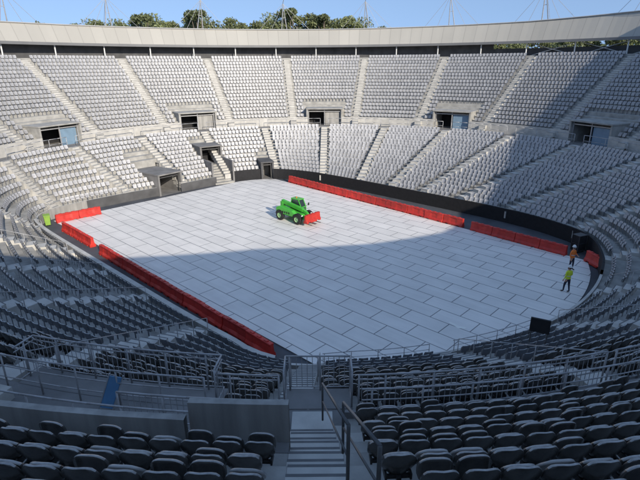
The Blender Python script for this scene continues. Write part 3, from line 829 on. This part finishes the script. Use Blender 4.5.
bn.loft([[(-.22*s_2,-.25*s_2,z),(.22*s_2,-.25*s_2,z),(.22*s_2,.28*s_2,z),(-.22*s_2,.28*s_2,z)] for s_2,z in ((1,.1),(1.22,.95),(1.3,.96),(1.3,1.02))],'lime')
bnb=bn.obj('wheeled_bin',bevel=.015,label='lime green wheeled bin standing behind red barriers',category='bin'); bnb.location=(-24.3,41.1,0); bnb.rotation_euler=(0,0,.6); bnb.scale=(.9,.9,.9)
lid=MB(); lid.loft([[(-.30,-.36,z),(.30,-.36,z),(.30,.38,z+.05),(-.30,.38,z+.05)] for z in (1.02,1.08)],'lime'); lid.obj('lid',parent=bnb,bevel=.01)
for x in (-.25,.25):
    w_=MB(); w_.lathe([(.0,-.03),(.1,-.03),(.1,.03),(0,.03)],'tyre',16,mat=Matrix.Rotation(rad(90),4,'Z')); q=w_.obj('wheel',parent=bnb); q.location=(x,.3,.1)
bp_=MB(); bp_.box(-.15,.15,-.02,.02,.08,.95,'bluep')
bpo=bp_.obj('sign_panel',bevel=.01,label='plain blue panel leaning on the aisle railing',category='panel'); bpo.location=(-5.45,10.0,5.21); bpo.rotation_euler=(rad(-8),rad(22),rad(14))
for x in (-.18,.15):
    bf=MB(); bf.box(x,x+.03,-.035,.035,0,1.0,'steel'); bf.obj('panel_frame',parent=bpo)
# ---------------------------------------------------------------- trees
def tree_mesh(h,w,seed,k='leaf',nl=6500):
    r=np.random.default_rng(seed); t=MB(); 
    t.tube((0,0,0),(0.3,0,h*.35),h*.022,'bark',8,h*.016)
    cl=[]
    for i in range(17):
        a=r.uniform(0,6.28); z=h*r.uniform(.42,.93); rr=w*.5*math.sqrt(max(0.05,1-((z/h-.62)/.42)**2))*r.uniform(.25,.95)
        c=Vector((rr*math.cos(a),rr*math.sin(a),z)); t.tube((0.2,0,h*r.uniform(.25,.4)),c,h*.009,'bark',5,h*.003); cl.append((c,r.uniform(.09,.17)*w))
    lv=MB(); 
    for i in range(nl):
        c,s=cl[r.integers(len(cl))]; d=Vector(r.normal(size=3)).normalized()*s*r.uniform(.3,1.3)**.7; d.z*=.62
        p=c+d; n=Vector(r.normal(size=3)).normalized(); u=n.orthogonal().normalized(); v=n.cross(u); sz=r.uniform(.14,.34)*h/22
        lv.face([p-u*sz,p+v*sz*.6,p+u*sz,p-v*sz*.6],k)
    return t,lv
protos=[tree_mesh(1*h,w,sd,k) for h,w,sd,k in ((22,12,1,'leaf'),(24,10,2,'leafd'),(20,14,3,'leaf'))]
pobj=[]
def tree(i,x,y,s,rz,label='tall eucalyptus with open grey-green crown'):
    if len(pobj)<=i or pobj[i] is None:
        while len(pobj)<=i: pobj.append(None)
        t,l=protos[i]; a=t.obj('tree',category='tree',group='trees beyond the stadium'); b=l.obj('crown',parent=a); pobj[i]=(a,b)
    else:
        a=clone(pobj[i][0]); clone(pobj[i][1],a)
    a.location=(x,y,0); a.scale=(s,s,s); a.rotation_euler=(0,0,rz); a['label']=label
def place(px,ytop,dist,i,ks=1.0):
    el=math.atan((240-ytop)/F)-rad(PITCH); c=math.cos(rad(PITCH))
    D=dist*c; x=(px-320)/F*D*1.0
    h=H+dist*math.tan(el)
    hh=(22,24,20)[i]
    tree(i,x,dist,h/hh*1.03,random.uniform(0,6))
for px,yt,ds,i in ((68,22,150,0),(98,16,150,0),(108,19,155,2),(150,11,140,1),(162,15,150,2),(176,17,150,0),(188,13,145,0),(205,7,140,1),(216,15,150,2),(250,20,160,0),(264,21,150,2),(283,14,150,2),(297,6,150,1),(306,11,152,0),(318,17,155,0),(330,12,150,1),(345,13,150,0),(354,19,155,2),(382,24,170,0),(500,36,140,0),(520,36,145,2),(540,34,150,0),(562,35,140,1),(580,34,140,2),(598,33,140,0),(615,32,135,0),(634,32,135,2),(650,27,130,1),(130,20,160,2),(236,22,165,1),(84,21,160,1)):
    place(px,yt,ds,i)
r=np.random.default_rng(9); fw=MB()
for i in range(20000):
    left=r.random()<.6
    a=r.uniform(-36,9) if left else r.uniform(9,62); d=r.uniform(220,240)
    if left: hgt=28.5+1.6*math.sin(a*.9)+1.0*math.sin(a*2.7+1); zz=hgt*(.55+.45*r.uniform(0,1))
    else: hgt=22+1.6*math.sin(a*.9)+1*math.sin(a*2.7+1); zz=hgt*(.45+.55*r.uniform(0,1))
    p=Vector((d*math.sin(rad(a)),CY+d*math.cos(rad(a)),zz+r.normal()*.6)); n=Vector(r.normal(size=3)).normalized(); u=n.orthogonal().normalized(); v=n.cross(u); sz=r.uniform(.5,1.4)
    fw.face([p-u*sz,p+v*sz*.7,p+u*sz,p-v*sz*.7],'leafd')
fw.obj('distant_woodland',kind='stuff',label='dark line of distant woodland beyond the stadium',category='trees')
# ---------------------------------------------------------------- light, world, camera
az=rad(30); el=rad(24)
ds=Vector((math.sin(az)*math.cos(el),-math.cos(az)*math.cos(el),math.sin(el)))
sl=bpy.data.lights.new('sun','SUN'); sl.energy=5.0; sl.angle=rad(.4); sl.color=(1,.91,.78)
so2=bpy.data.objects.new('sun',sl); COL.objects.link(so2); so2.rotation_euler=ds.to_track_quat('Z','Y').to_euler(); so2.location=(60,-60,60)
w=bpy.data.worlds.new('World'); S.world=w; w.use_nodes=True; nt=w.node_tree; bg=nt.nodes['Background']
tc=nt.nodes.new('ShaderNodeTexCoord'); ad=nt.nodes.new('ShaderNodeVectorMath'); ad.operation='ADD'; ad.inputs[1].default_value=(0,0,.45)
no=nt.nodes.new('ShaderNodeVectorMath'); no.operation='NORMALIZE'
nt.links.new(tc.outputs['Generated'],ad.inputs[0]); nt.links.new(ad.outputs[0],no.inputs[0])
sky=nt.nodes.new('ShaderNodeTexSky'); sky.sky_type='NISHITA'; sky.sun_disc=False; sky.sun_elevation=el; sky.sun_rotation=math.pi-az; sky.air_density=1.0; sky.dust_density=0.3; sky.ozone_density=1.0
nt.links.new(no.outputs[0],sky.inputs['Vector'])
hs=nt.nodes.new('ShaderNodeHueSaturation'); hs.inputs['Saturation'].default_value=0.98
nt.links.new(sky.outputs[0],hs.inputs['Color']); nt.links.new(hs.outputs[0],bg.inputs['Color']); bg.inputs['Strength'].default_value=0.265
cam=bpy.data.cameras.new('camera'); cam.sensor_width=36; cam.lens=F/640*36; cam.clip_end=6000; cam.clip_start=0.1
co=bpy.data.objects.new('camera',cam); COL.objects.link(co); co.location=(0,0,H)
co.rotation_euler=(Matrix.Rotation(rad(90-PITCH),4,'X')@Matrix.Rotation(rad(-0.4),4,'Z')).to_euler()
S.camera=co
S.view_settings.view_transform='Standard'; S.view_settings.look='None'; S.view_settings.exposure=0
